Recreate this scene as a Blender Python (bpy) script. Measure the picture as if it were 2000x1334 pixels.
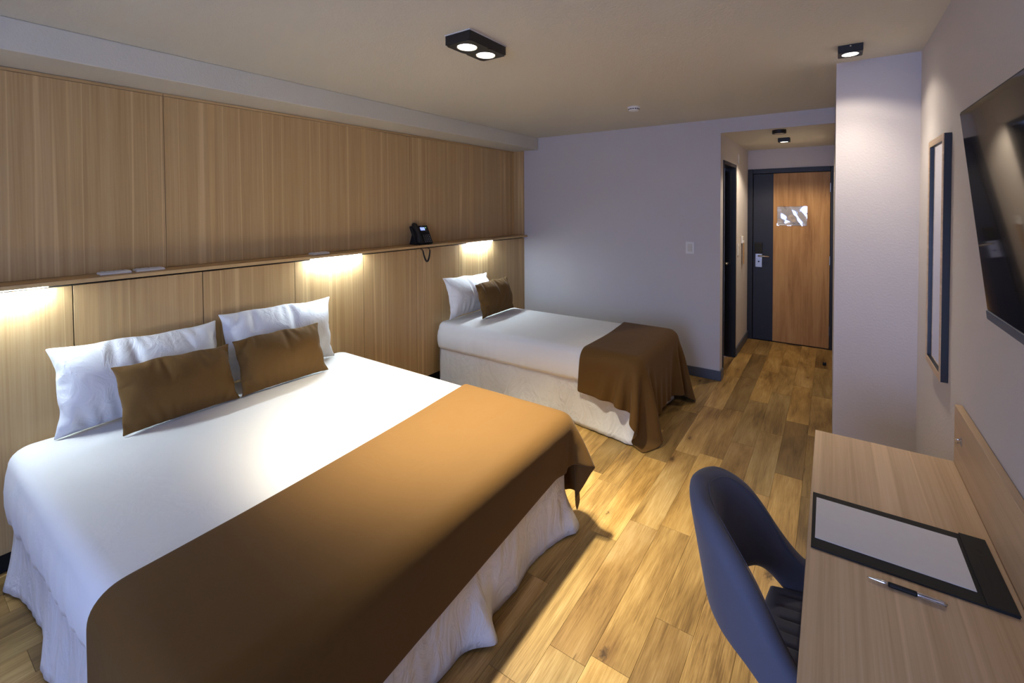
import bpy, bmesh, math, random
import numpy as np
from mathutils import Vector, Matrix, Euler
random.seed(4); RNG = np.random.default_rng(11)
for o in list(bpy.data.objects): bpy.data.objects.remove(o, do_unlink=True)
COL = bpy.context.scene.collection
SC = bpy.context.scene

# ------------------------------------------------------------------ camera
CAMP = (3.095, 0.0, 1.65)
F_PX, PCX, PCY = 882.26, 1038.3, 423.6
YAW, PITCH, ROLL = 0.58696, 0.022904, -0.0045
cd = bpy.data.cameras.new('camera'); cam = bpy.data.objects.new('camera', cd); COL.objects.link(cam)
fw = Vector((-math.sin(YAW), math.cos(YAW), 0)); rt = Vector((math.cos(YAW), math.sin(YAW), 0)); up = Vector((0, 0, 1))
f2 = fw*math.cos(PITCH) - up*math.sin(PITCH); u2 = up*math.cos(PITCH) + fw*math.sin(PITCH)
r2 = rt*math.cos(ROLL) + u2*math.sin(ROLL); u3 = u2*math.cos(ROLL) - rt*math.sin(ROLL)
Mc = Matrix((r2, u3, -f2)).transposed().to_4x4(); Mc.translation = Vector(CAMP)
cam.matrix_world = Mc
cd.sensor_width = 36.0; cd.sensor_fit = 'HORIZONTAL'; cd.lens = F_PX/2000*36
cd.shift_x = (1000-PCX)/2000; cd.shift_y = (PCY-667)/2000
cd.clip_start = 0.02
SC.camera = cam

# ------------------------------------------------------------------ world, exposure
W = bpy.data.worlds.new('dusk_sky'); SC.world = W; W.use_nodes = True
bg = W.node_tree.nodes['Background']
bg.inputs[0].default_value = (0.37, 0.51, 1.0, 1); bg.inputs[1].default_value = 12.5
SC.view_settings.view_transform = 'Standard'; SC.view_settings.look = 'None'
SC.view_settings.gamma = 1; SC.view_settings.exposure = 0.08
SC.view_settings.use_curve_mapping = False
WARM = (1.0, 0.925, 0.72); COOL = (0.72, 0.87, 1.0)
P_DOUBLE, P_SPOT, P_SPOT_CORE, P_HALL = 430.0, 9.0, 36.0, 52.0
E_LED = 420.0

# window portal (samples the dusk sky through the window behind the camera)
WX0, WX1, WZ0, WZ1 = 1.90, 3.38, 0.30, 2.25
YN = -2.20
pl = bpy.data.lights.new('window_portal', 'AREA'); pl.shape = 'RECTANGLE'; pl.size = WX1-WX0; pl.size_y = WZ1-WZ0
pl.cycles.is_portal = True
po = bpy.data.objects.new('window_portal', pl); COL.objects.link(po)
po.location = ((WX0+WX1)/2, YN-0.13, (WZ0+WZ1)/2); po.rotation_euler = (math.radians(90), 0, 0)

# ------------------------------------------------------------------ materials
def lin(r, g, b):
    f = lambda c: c/12.92 if c <= 0.04045 else ((c+0.055)/1.055)**2.4
    return (f(r/255), f(g/255), f(b/255), 1)
class NT:
    def __init__(s, name):
        s.m = bpy.data.materials.new(name); s.m.use_nodes = True; s.t = s.m.node_tree; s.t.nodes.clear()
        s.out = s.n('ShaderNodeOutputMaterial')
        s.p = s.n('ShaderNodeBsdfPrincipled'); s.l(s.p.outputs[0], s.out.inputs[0])
    def n(s, k, **kw):
        x = s.t.nodes.new(k)
        for a, b in kw.items(): setattr(x, a, b)
        return x
    def l(s, a, b): s.t.links.new(a, b)
    def noise(s, vec, scale, detail=3, rough=0.55, dist=0):
        x = s.n('ShaderNodeTexNoise'); x.inputs['Scale'].default_value = scale; x.inputs['Detail'].default_value = detail
        x.inputs['Roughness'].default_value = rough; x.inputs['Distortion'].default_value = dist
        if vec is not None: s.l(vec, x.inputs['Vector'])
        return x.outputs['Fac']
    def ramp(s, fac, stops, interp='LINEAR'):
        x = s.n('ShaderNodeValToRGB'); x.color_ramp.interpolation = interp
        e = x.color_ramp.elements
        while len(e) < len(stops): e.new(0.5)
        for i, (p, c) in enumerate(stops): e[i].position = p; e[i].color = c
        s.l(fac, x.inputs[0]); return x.outputs[0]
    def math(s, op, a, b=None, clamp=False):
        x = s.n('ShaderNodeMath', operation=op, use_clamp=clamp)
        for i, v in enumerate((a, b)):
            if v is None: continue
            if isinstance(v, (int, float)): x.inputs[i].default_value = v
            else: s.l(v, x.inputs[i])
        return x.outputs[0]
    def mix(s, fac, a, b, blend='MIX'):
        x = s.n('ShaderNodeMix', data_type='RGBA', blend_type=blend)
        for i, v in ((0, fac), (6, a), (7, b)):
            if isinstance(v, (int, float, tuple)): x.inputs[i].default_value = v
            else: s.l(v, x.inputs[i])
        return x.outputs[2]
    def bump(s, h, strength=0.2, dist=0.002):
        x = s.n('ShaderNodeBump'); x.inputs['Strength'].default_value = strength; x.inputs['Distance'].default_value = dist
        s.l(h, x.inputs['Height']); s.l(x.outputs[0], s.p.inputs['Normal']); return x
    def coords(s, scale=(1, 1, 1), rnd=7.0, kind='Object'):
        tc = s.n('ShaderNodeTexCoord')
        oi = s.n('ShaderNodeObjectInfo')
        cx = s.n('ShaderNodeCombineXYZ')
        r = s.math('MULTIPLY', oi.outputs['Random'], rnd)
        for i in range(3): s.l(r, cx.inputs[i])
        ad = s.n('ShaderNodeVectorMath', operation='ADD'); s.l(tc.outputs[kind], ad.inputs[0]); s.l(cx.outputs[0], ad.inputs[1])
        mu = s.n('ShaderNodeVectorMath', operation='MULTIPLY'); s.l(ad.outputs[0], mu.inputs[0]); mu.inputs[1].default_value = scale
        return mu.outputs[0]
    def set(s, col=None, rough=0.5, metal=0, spec=0.5, coat=0, sheen=0):
        if col is not None:
            if isinstance(col, tuple): s.p.inputs['Base Color'].default_value = col
            else: s.l(col, s.p.inputs['Base Color'])
        s.p.inputs['Roughness'].default_value = rough; s.p.inputs['Metallic'].default_value = metal
        s.p.inputs['Specular IOR Level'].default_value = spec
        s.p.inputs['Coat Weight'].default_value = coat; s.p.inputs['Coat Roughness'].default_value = 0.08
        s.p.inputs['Sheen Weight'].default_value = sheen
        return s.m
def plain(name, col, rough=0.5, metal=0, spec=0.5, coat=0, bump=0, bscale=300):
    t = NT(name)
    c = t.coords()
    f = t.noise(c, bscale if bump else 40, 2)
    a = tuple(x*0.94 for x in col[:3])+(1,)
    cc = t.mix(f, a, col)
    if bump: t.bump(f, bump, 0.001)
    return t.set(cc, rough, metal, spec, coat)
def plaster(name, col, amp=0.35):
    t = NT(name); c = t.coords(rnd=0)
    f = t.noise(c, 95, 4, 0.6); g = t.noise(c, 1.3, 3)
    cc = t.mix(g, tuple(x*0.95 for x in col[:3])+(1,), col)
    t.bump(f, amp, 0.003)
    return t.set(cc, 0.85, spec=0.2)
def laminate(name, dark, mid, light, axis=2, rough=0.42, streak=0.5, freq=1.0, seam=True):
    """oak laminate, grain along axis, slim pale glue lines"""
    t = NT(name)
    sc = [26*freq]*3; sc[axis] = 0.16*freq
    c = t.coords(tuple(sc)); f1 = t.noise(c, 1.0, 5, 0.62, 0.0)
    sc2 = [160*freq]*3; sc2[axis] = 2.2*freq
    f2_ = t.noise(t.coords(tuple(sc2)), 1.0, 3, 0.6)
    sc3 = [7.0*freq]*3; sc3[axis] = 0.05
    f3 = t.noise(t.coords(tuple(sc3), 13.0), 1.0, 2, 0.5, 0.0)
    k = t.math('ADD', t.math('MULTIPLY', f1, 0.55), t.math('MULTIPLY', f2_, 0.45))
    cc = t.ramp(k, [(0.26, dark), (0.5, mid), (0.74, light)])
    # pale straight streaks
    st = t.ramp(f3, [(0.485, (0, 0, 0, 1)), (0.5, (1, 1, 1, 1)), (0.515, (0, 0, 0, 1))])
    stf = t.math('MULTIPLY', st, streak)
    cc = t.mix(stf, cc, tuple(min(1, x*1.35) for x in light[:3])+(1,))
    bd = t.ramp(f3, [(0.35, (0.90, 0.90, 0.90, 1)), (0.62, (1.06, 1.05, 1.03, 1))], 'CONSTANT')
    cc = t.mix(0.8, cc, bd, 'MULTIPLY')
    t.bump(f2_, 0.12, 0.001)
    return t.set(cc, rough, spec=0.4)
M = {}
M['wall'] = plaster('wall_paint', lin(203, 197, 196))
M['ceil'] = plaster('ceiling_paint', lin(214, 208, 191), 0.8)
M['wood'] = laminate('oak_laminate', lin(170, 136, 90), lin(195, 161, 111), lin(209, 179, 132))
M['wood_y'] = laminate('oak_laminate_shelf', lin(170, 136, 90), lin(195, 161, 111), lin(209, 179, 132), axis=1, streak=0.2)
M['desk'] = laminate('oak_laminate_desk', lin(180, 149, 112), lin(204, 173, 135), lin(218, 191, 157), axis=1, rough=0.38, streak=0.35)
M['desk_z'] = laminate('oak_laminate_desk_side', lin(180, 149, 112), lin(204, 173, 135), lin(218, 191, 157), axis=2, rough=0.38, streak=0.35)
M['black'] = plain('black_paint', lin(20, 20, 23), 0.45)
M['gap'] = plain('black_backing', lin(14, 12, 11), 0.9)
M['lampblack'] = plain('black_lamp_paint', lin(26, 25, 25), 0.5, bump=0.15)
M['slate'] = plain('slate_skirting', lin(78, 84, 98), 0.4)
M['white_plastic'] = plain('white_plastic', lin(228, 226, 222), 0.35)
M['offwhite'] = plain('offwhite_plastic', lin(214, 208, 196), 0.5)
M['chrome'] = plain('chrome', lin(225, 225, 228), 0.12, 1.0)
M['steel'] = plain('brushed_steel', lin(178, 172, 165), 0.3, 1.0)
M['tan'] = plain('tan_tag', lin(186, 148, 104), 0.6)
M['legwood'] = laminate('chair_leg_wood', lin(120, 78, 44), lin(150, 100, 58), lin(170, 120, 74), axis=2)
def fabric(name, col, rough=0.9, sheen=0.3, weave=900, var=0.12, wr=0.0, wscale=(6, 6, 6)):
    t = NT(name); c = t.coords()
    f = t.noise(c, weave, 2); g = t.noise(c, 9, 3)
    k = t.math('ADD', t.math('MULTIPLY', f, 0.5), t.math('MULTIPLY', g, 0.5))
    cc = t.mix(k, tuple(x*(1-var) for x in col[:3])+(1,), tuple(min(1, x*(1+var)) for x in col[:3])+(1,))
    b1 = t.bump(f, 0.15, 0.0006)
    if wr:
        w = t.noise(t.coords(wscale), 1.0, 4, 0.6, 1.2)
        b2 = t.n('ShaderNodeBump'); b2.inputs['Strength'].default_value = wr; b2.inputs['Distance'].default_value = 0.02
        t.l(w, b2.inputs['Height']); t.l(b2.outputs[0], b1.inputs['Normal'])
    m = t.set(cc, rough, spec=0.15, sheen=sheen); t.p.inputs['Sheen Roughness'].default_value = 0.4
    return m
M['sheet'] = fabric('white_cotton', lin(226, 224, 222), 0.9, 0.1, 1200, 0.02, 0.16, (6, 6, 6))
M['skirt'] = fabric('white_skirt_cotton', lin(216, 213, 212), 0.9, 0.1, 1200, 0.03, 0.85, (9, 9, 5))
M['pillow'] = fabric('pillow_cotton', lin(228, 227, 227), 0.9, 0.1, 1200, 0.02, 0.4, (12, 12, 9))
M['brown'] = fabric('brown_throw_cloth', lin(93, 66, 31), 0.75, 0.06, 1500, 0.06, 0.14, (5, 5, 3))
M['cushion'] = fabric('brown_cushion_cloth', lin(104, 77, 41), 0.88, 0.08, 1100, 0.10, 0.15, (13, 13, 13))
M['velvet'] = fabric('blue_grey_velvet', lin(96, 98, 112), 0.85, 0.15, 1500, 0.08)
M['leather'] = plain('black_leatherette', lin(27, 26, 26), 0.6, spec=0.3, bump=0.5, bscale=900)
M['paper'] = plain('white_paper', lin(222, 220, 222), 0.8)
M['sheetpaper'] = plain('notice_paper', lin(196, 190, 190), 0.7)
M['darkrubber'] = plain('black_rubber', lin(18, 18, 18), 0.7)
t = NT('navy_door_paint'); M['navy'] = t.set(t.mix(t.noise(t.coords(), 300, 2), lin(21, 23, 33), lin(27, 30, 43)), 0.5)
t = NT('tv_screen_glass'); M['screen'] = t.set(t.mix(t.noise(t.coords(), 3, 1), lin(6, 6, 7), lin(8, 8, 9)), 0.06, spec=0.9, coat=0.6); t.p.inputs['Coat Roughness'].default_value = 0.03
t = NT('gloss_black_frame'); M['gloss'] = t.set(t.mix(t.noise(t.coords(), 60, 2), lin(22, 22, 24), lin(30, 30, 33)), 0.2, spec=0.5, coat=0.4)
t = NT('mirror_glass'); M['mirror'] = t.set(t.mix(t.noise(t.coords(), 2, 1), lin(232, 236, 236), lin(238, 240, 240)), 0.015, 1.0)
def plastic_film(name):
    t = NT(name); t.t.nodes.remove(t.p)
    tr = t.n('ShaderNodeBsdfTransparent'); gl = t.n('ShaderNodeBsdfGlossy'); gl.inputs['Roughness'].default_value = 0.06
    nz = t.noise(t.coords(), 3, 1); gl.inputs['Color'].default_value = (1, 1, 1, 1)
    fr = t.math('ADD', t.math('MULTIPLY', nz, 0.04), 0.30)
    mx = t.n('ShaderNodeMixShader'); t.l(fr, mx.inputs[0]); t.l(tr.outputs[0], mx.inputs[1]); t.l(gl.outputs[0], mx.inputs[2])
    t.l(mx.outputs[0], t.out.inputs[0]); return t.m
M['film'] = plastic_film('clear_plastic_film')
def window_glass():
    t = NT('window_glass'); t.t.nodes.remove(t.p)
    tr = t.n('ShaderNodeBsdfTransparent'); gl = t.n('ShaderNodeBsdfGlossy'); gl.inputs['Roughness'].default_value = 0.01
    nz = t.noise(t.coords(), 1, 1); fr = t.math('ADD', t.math('MULTIPLY', nz, 0.01), 0.06)
    mx = t.n('ShaderNodeMixShader'); t.l(fr, mx.inputs[0]); t.l(tr.outputs[0], mx.inputs[1]); t.l(gl.outputs[0], mx.inputs[2])
    t.l(mx.outputs[0], t.out.inputs[0]); return t.m
M['glass'] = window_glass()
def emit(name, col, strength):
    t = NT(name); e = t.p
    nz = t.noise(t.coords(), 20, 1)
    cc = t.mix(nz, col+(1,), tuple(c*0.98 for c in col)+(1,))
    e.inputs['Base Color'].default_value = (0.8, 0.8, 0.8, 1)
    t.l(cc, e.inputs['Emission Color']); e.inputs['Emission Strength'].default_value = strength
    return t.m
M['lens'] = emit('lit_lamp_lens', (1.0, 0.90, 0.74), 14.0)
M['lens_hall'] = emit('lit_hall_lens', (1.0, 0.92, 0.78), 3.0)
M['led'] = emit('lit_led_strip', COOL, E_LED)
M['lcd'] = emit('lit_phone_screen', (0.22, 0.36, 1.0), 1.1)
M['green'] = emit('lit_green_lamp', (0.2, 1.0, 0.1), 0.4)
def door_oak():
    t = NT('door_oak'); c = t.coords((9, 9, 0.9)); f1 = t.noise(c, 1.0, 5, 0.6, 0.8)
    f2_ = t.noise(t.coords((120, 120, 3)), 1.0, 3)
    k = t.math('ADD', t.math('MULTIPLY', f1, 0.75), t.math('MULTIPLY', f2_, 0.25))
    cc = t.ramp(k, [(0.3, lin(134, 94, 54)), (0.48, lin(172, 128, 78)), (0.62, lin(188, 146, 94)), (0.75, lin(150, 110, 66))])
    return t.set(cc, 0.5, spec=0.3)
M['dooroak'] = door_oak()
def plank_mat():
    t = NT('oak_plank')
    oi = t.n('ShaderNodeObjectInfo')
    f1 = t.noise(t.coords((8, 1.3, 8), 17.0), 1.0, 7, 0.62, 0.7)                 # broad figure
    wv = t.n('ShaderNodeTexWave', wave_type='RINGS', rings_direction='X'); wv.inputs['Scale'].default_value = 5.0
    wv.inputs['Distortion'].default_value = 2.5; wv.inputs['Detail'].default_value = 3; wv.inputs['Detail Scale'].default_value = 1.2
    t.l(t.coords((4.5, 0.55, 4.5), 23.0), wv.inputs['Vector'])
    f2_ = t.noise(t.coords((230, 7, 230)), 1.0, 3, 0.6)  # pores
    k = t.math('ADD', t.math('MULTIPLY', f1, 0.60), t.math('ADD', t.math('MULTIPLY', wv.outputs['Fac'], 0.08), t.math('MULTIPLY', f2_, 0.32)))
    cc = t.ramp(k, [(0.36, lin(106, 80, 43)), (0.45, lin(144, 114, 67)), (0.54, lin(168, 137, 85)), (0.66, lin(192, 165, 116))])
    tone = t.ramp(oi.outputs['Random'], [(0.0, (0.60, 0.57, 0.52, 1)), (0.18, (0.98, 0.94, 0.84, 1)), (0.36, (1.08, 1.00, 0.80, 1)), (0.52, (0.84, 0.84, 0.80, 1)),
                                          (0.68, (1.10, 1.06, 0.98, 1)), (0.84, (0.96, 0.88, 0.78, 1)), (0.92, (0.74, 0.68, 0.60, 1))], 'CONSTANT')
    cc = t.mix(1.0, cc, tone, 'MULTIPLY')
    # knots (small, crisp, with a dark halo) and cracks
    vo = t.n('ShaderNodeTexVoronoi', feature='F1'); vo.inputs['Scale'].default_value = 1.0
    wob_ = t.n('ShaderNodeTexNoise'); wob_.inputs['Scale'].default_value = 22.0
    vc = t.coords((5.5, 2.6, 0.01), 31.0); t.l(vc, wob_.inputs['Vector'])
    vm = t.n('ShaderNodeVectorMath', operation='SCALE'); t.l(wob_.outputs['Color'], vm.inputs[0]); vm.inputs['Scale'].default_value = 0.16
    va = t.n('ShaderNodeVectorMath', operation='ADD'); t.l(vc, va.inputs[0]); t.l(vm.outputs[0], va.inputs[1]); t.l(va.outputs[0], vo.inputs['Vector'])
    sep = t.n('ShaderNodeSeparateColor'); t.l(vo.outputs['Color'], sep.inputs[0])
    on = t.math('GREATER_THAN', sep.outputs[0], 0.38)
    size = t.math('ADD', t.math('MULTIPLY', sep.outputs[1], 0.10), 0.035)
    d_ = t.math('DIVIDE', vo.outputs['Distance'], size)
    km = t.math('MULTIPLY', t.ramp(d_, [(0.35, (1, 1, 1, 1)), (1.0, (0, 0, 0, 1))]), on)
    halo = t.math('MULTIPLY', t.ramp(t.math('MULTIPLY', d_, 0.28), [(0.1, (1, 1, 1, 1)), (1.0, (0, 0, 0, 1))]), on)
    cc = t.mix(t.math('MULTIPLY', halo, 0.45), cc, lin(122, 84, 44))
    cc = t.mix(t.math('MULTIPLY', km, 0.85), cc, lin(52, 34, 18))
    ck = t.noise(t.coords((46, 2.0, 46), 41.0), 1.0, 3, 0.6, 0.5)
    cm = t.ramp(ck, [(0.66, (0, 0, 0, 1)), (0.71, (1, 1, 1, 1))])
    gate = t.ramp(t.noise(t.coords((4, 1.2, 4), 51.0), 1.0, 2), [(0.5, (0, 0, 0, 1)), (0.62, (1, 1, 1, 1))])
    cc = t.mix(t.math('MULTIPLY', t.math('MULTIPLY', cm, gate), 0.75), cc, lin(80, 54, 30))
    t.bump(k, 0.12, 0.002)
    r = t.math('ADD', t.math('MULTIPLY', f2_, 0.2), 0.36)
    t.l(r, t.p.inputs['Roughness'])
    m = t.set(cc, 0.45, spec=0.35); return m
M['plank'] = plank_mat()

# ------------------------------------------------------------------ mesh helpers
class MB:
    def __init__(s, org=(0, 0, 0)): s.v = []; s.f = []; s.o = org
    def add(s, vs, fs):
        n = len(s.v); o = s.o
        s.v += [(x-o[0], y-o[1], z-o[2]) for x, y, z in vs]; s.f += [tuple(i+n for i in f) for f in fs]; return s
    def box(s, x0, x1, y0, y1, z0, z1):
        return s.add([(x0, y0, z0), (x1, y0, z0), (x1, y1, z0), (x0, y1, z0), (x0, y0, z1), (x1, y0, z1), (x1, y1, z1), (x0, y1, z1)],
                     [(3, 2, 1, 0), (4, 5, 6, 7), (0, 1, 5, 4), (1, 2, 6, 5), (2, 3, 7, 6), (3, 0, 4, 7)])
    def tube(s, pts, rad, n=12, cap=True):
        pts = [Vector(p) for p in pts]; R = rad if isinstance(rad, (list, tuple)) else [rad]*len(pts)
        vs = []; fs = []; a = None
        for i, p in enumerate(pts):
            d = (pts[min(i+1, len(pts)-1)] - pts[max(i-1, 0)]).normalized()
            if a is None: a = d.orthogonal().normalized()
            else: a = (a - d*a.dot(d)).normalized()
            b = d.cross(a)
            for k in range(n):
                q = p + (a*math.cos(2*math.pi*k/n) + b*math.sin(2*math.pi*k/n))*R[i]; vs.append(tuple(q))
        for i in range(len(pts)-1):
            for k in range(n): fs.append((i*n+k, i*n+(k+1) % n, (i+1)*n+(k+1) % n, (i+1)*n+k))
        if cap: fs.append(tuple(range(n-1, -1, -1))); fs.append(tuple((len(pts)-1)*n+k for k in range(n)))
        return s.add(vs, fs)
    def lathe(s, c, prof, n=32, axis='z', cap=True):
        vs = []; fs = []
        for r, h in prof:
            for k in range(n):
                a = 2*math.pi*k/n; p = (r*math.cos(a), r*math.sin(a), h)
                if axis == 'x': p = (h, p[0], p[1])
                if axis == 'y': p = (p[0], h, p[1])
                vs.append((c[0]+p[0], c[1]+p[1], c[2]+p[2]))
        for i in range(len(prof)-1):
            for k in range(n): fs.append((i*n+k, i*n+(k+1) % n, (i+1)*n+(k+1) % n, (i+1)*n+k))
        if cap: fs.append(tuple(range(n-1, -1, -1))); fs.append(tuple((len(prof)-1)*n+k for k in range(n)))
        return s.add(vs, fs)
    def grid(s, P, cu=False, cv=False):
        n, m = P.shape[:2]; fs = []
        for i in range(n if cu else n-1):
            for j in range(m if cv else m-1):
                a = i; b = (i+1) % n; c = j; d = (j+1) % m
                fs.append((a*m+c, b*m+c, b*m+d, a*m+d))
        return s.add([tuple(float(x) for x in q) for q in P.reshape(-1, 3)], fs)
    def build(s, name, mat, parent=None, smooth=False, bevel=0, seg=2, sub=0, solid=0, weld=False, angle=None):
        me = bpy.data.meshes.new(name); me.from_pydata(s.v, [], s.f)
        bm = bmesh.new(); bm.from_mesh(me)
        if weld: bmesh.ops.remove_doubles(bm, verts=bm.verts, dist=1e-5)
        bmesh.ops.recalc_face_normals(bm, faces=bm.faces)
        if bevel:
            es = [e for e in bm.edges if len(e.link_faces) == 2 and e.calc_face_angle(0) > 0.5]
            bmesh.ops.bevel(bm, geom=es, offset=bevel, segments=seg, profile=0.5, affect='EDGES', clamp_overlap=True)
        bm.to_mesh(me); bm.free()
        me.materials.append(M[mat] if isinstance(mat, str) else mat)
        if smooth: me.polygons.foreach_set('use_smooth', [True]*len(me.polygons))
        o = bpy.data.objects.new(name, me); COL.objects.link(o)
        if parent is None: o.location = s.o
        else: o.parent = parent
        if solid:
            md = o.modifiers.new('thickness', 'SOLIDIFY'); md.thickness = solid; md.offset = 0
        if sub:
            md = o.modifiers.new('smooth', 'SUBSURF'); md.levels = sub; md.render_levels = sub
        if angle is not None:
            me.set_sharp_from_angle(angle=angle)
        return o
def thing(name, label, cat, loc=(0, 0, 0), rot=(0, 0, 0), group=None):
    o = bpy.data.objects.new(name, None); COL.objects.link(o); o.location = loc; o.rotation_euler = rot
    o.empty_display_size = 0.1; tag(o, label, cat, group); return o
def tag(o, label, cat, group=None):
    if label: o['label'] = label
    if cat: o['category'] = cat
    if group: o['group'] = group
    return o
def struct(o, label=None):
    o['kind'] = 'structure'
    if label: o['label'] = label
    return o
def lightobj(name, kind, loc, power, col, parent, size=None, blend=0.5, rad=0.03, rot=(0, 0, 0)):
    L = bpy.data.lights.new(name, kind); L.energy = power; L.color = col
    if kind == 'SPOT': L.spot_size = math.radians(size); L.spot_blend = blend; L.shadow_soft_size = rad
    o = bpy.data.objects.new(name, L); COL.objects.link(o); o.parent = parent; o.location = loc; o.rotation_euler = rot
    return o

# ------------------------------------------------------------------ room dimensions
XW, XR, XC = -0.139, 3.48, 3.109          # upper panel face, right wall, column / hall right side
XH = 2.226                                 # hall left wall
YB, YD, YCOL = 4.495, 6.138, 3.127
ZC, ZH, ZS = 2.457, 2.3265, 2.318

# ---- floor with planks
fl = struct(MB().box(-0.3, 3.62, YN-0.14, 6.35, -0.12, -0.007).build('floor', 'gap'), 'oak plank floor of the hotel room')
PW, PL = 0.1476, 0.813
DY0a, DY1a = 4.65, 5.268
known = {round(2.225, 3): 1.42, round(2.225-PW, 3): 2.05, round(2.225-2*PW, 3): 2.465, round(2.225+2*PW, 3): 1.75, round(2.225+3*PW, 3): 3.65, round(2.225+4*PW, 3): 5.56}
k0 = -16; i = 0
for k in range(k0, 10):
    xa = 2.225+k*PW; xb = xa+PW
    if xb < 0.0: continue
    xa_, xb_ = max(xa, -0.02), min(xb, XR)
    if xb_-xa_ < 0.01: continue
    ph = known.get(round(xa, 3), random.uniform(0, PL)) % PL
    y = YN - PL + ((ph - (YN-PL)) % PL)
    ymax = YB if xa_ < 2.2 else (YD if xb_ < 3.12 else YCOL)
    while y < ymax:
        ya, yb = max(y, YN), min(y+PL, ymax)
        if yb-ya > 0.02:
            cx, cy = (xa_+xb_)/2, (ya+yb)/2; g = 0.0004
            hx, hy = (xb_-xa_)/2-g, (yb-ya)/2-g; e = 0.0006
            b = MB()
            b.add([(-hx, -hy, -0.006), (hx, -hy, -0.006), (hx, hy, -0.006), (-hx, hy, -0.006),
                   (-hx, -hy, -e), (hx, -hy, -e), (hx, hy, -e), (-hx, hy, -e),
                   (-hx+e, -hy+e, 0), (hx-e, -hy+e, 0), (hx-e, hy-e, 0), (-hx+e, hy-e, 0)],
                  [(3, 2, 1, 0), (8, 9, 10, 11)] + [(a, (a+1) % 4, 4+(a+1) % 4, 4+a) for a in range(4)] + [(4+a, 4+(a+1) % 4, 8+(a+1) % 4, 8+a) for a in range(4)])
            p = b.build('plank', 'plank', fl); p.location = (cx, cy, 0)
        y += PL

for xa_, ya, yb in ((2.17, DY0a, DY1a),):
    p = MB().box(-0.054, 0.054, -(yb-ya)/2, (yb-ya)/2, -0.006, -0.0005).build('plank', 'plank', fl); p.location = (xa_, (ya+yb)/2, 0)

# ---- ceiling, soffit
struct(MB().box(-0.3, 3.62, YN-0.14, YB+0.12, ZC, ZC+0.12).build('ceiling', 'ceil'))
struct(MB().box(-0.3, 0.203, YN, YB, ZS, ZC-0.0005).build('trim_1', 'ceil', bevel=0.004), 'plastered ceiling soffit above the wood wall')
struct(MB().box(2.10, 3.3, YB+0.021, YD+0.12, ZH, ZC+0.06).build('ceiling_corridor', 'ceil'))

# ---- walls
wb = MB().box(-0.3, XH, YB, YB+0.105, 0, ZC).box(XH, XC, YB, YB+0.02, ZH, ZC)
struct(wb.build('wall_back', 'wall'))
struct(MB().box(XR, XR+0.12, YN, YCOL, 0, ZC).build('wall_right', 'wall'))
struct(MB().box(XC, XR+0.12, YCOL, YD+0.12, 0, ZC).build('wall_column', 'wall'))
DY0, DY1, DZ = 4.612, 5.305, 2.088          # bathroom door, outer frame
struct(MB().box(XH-0.11, XH, DY1, YD, 0, ZH).box(XH-0.11, XH, YB+0.105, DY0, 0, ZH).box(XH-0.11, XH, DY0, DY1, DZ, ZH).build('wall_corridor', 'wall'))
FZ = 2.094
struct(MB().box(XH-0.11, XC, YD, YD+0.12, FZ, ZH).box(XH-0.11, XC+0.1, YD+0.10, YD+0.22, 0, ZC).build('wall_far', 'wall'))
nw = MB().box(-0.3, WX0, YN-0.12, YN, 0, ZC).box(WX1, XR+0.12, YN-0.12, YN, 0, ZC).box(WX0, WX1, YN-0.12, YN, 0, WZ0).box(WX0, WX1, YN-0.12, YN, WZ1, ZC)
struct(nw.build('wall_near', 'wall'))
wn = struct(MB().box(WX0, WX0+0.05, YN-0.09, YN-0.03, WZ0, WZ1).box(WX1-0.05, WX1, YN-0.09, YN-0.03, WZ0, WZ1).box(WX0+0.05, WX1-0.05, YN-0.09, YN-0.03, WZ0, WZ0+0.05)
            .box(WX0+0.05, WX1-0.05, YN-0.09, YN-0.03, WZ1-0.05, WZ1).box(2.615, 2.665, YN-0.09, YN-0.03, WZ0+0.05, WZ1-0.05).build('window_1', 'black'), 'black framed window in the wall opposite the hall')
for xa, xb in ((WX0+0.05, 2.615), (2.665, WX1-0.05)):
    MB().box(xa, xb, YN-0.063, YN-0.057, WZ0+0.05, WZ1-0.05).build('pane', 'glass', wn)

# ---- wood clad left wall
wl = struct(MB().box(-0.42, -0.160, YN, YB, 0, ZC).build('wall_left', 'wall'), 'oak panelled wall behind the beds')
MB().box(-0.160, -0.024, YN, YB, 0.0, 1.284).build('panel_backing', 'gap', wl)
MB().box(-0.160, -0.158, YN, YB, 1.284, ZS).build('panel_backing', 'gap', wl)
Y0P, PWD = 0.0405, 0.5491
for k in range(-4, 8):
    a = Y0P+k*PWD; b = a+PWD
    MB().box(-0.023, 0.0, max(a, YN)+0.002, b-0.002, 0.092, 1.272).build('wall_panel', 'wood', wl, bevel=0.0008, seg=1)
MB().box(-0.023, -0.003, Y0P+8*PWD+0.002, YB-0.001, 0.092, 1.272).build('wall_panel', 'wood', wl)
for a, b in ((YN, 1.010), (1.012, 2.84), (2.842, YB-0.02)):
    MB().box(-0.157, XW, a, b-0.0005, 1.307, 2.298).build('upper_panel', 'wood', wl)
    MB().box(-0.157, XW+0.003, a, b-0.0005, 2.300, 2.315).build('cornice_strip', 'wood_y', wl)
MB().box(-0.157, 0.0, YB-0.0195, YB-0.001, 1.307, 2.316).build('return_panel', 'wood', wl)
MB().box(-0.030, -0.0235, YN, YB, 0.0, 0.09).build('plinth', 'gap', wl)

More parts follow.
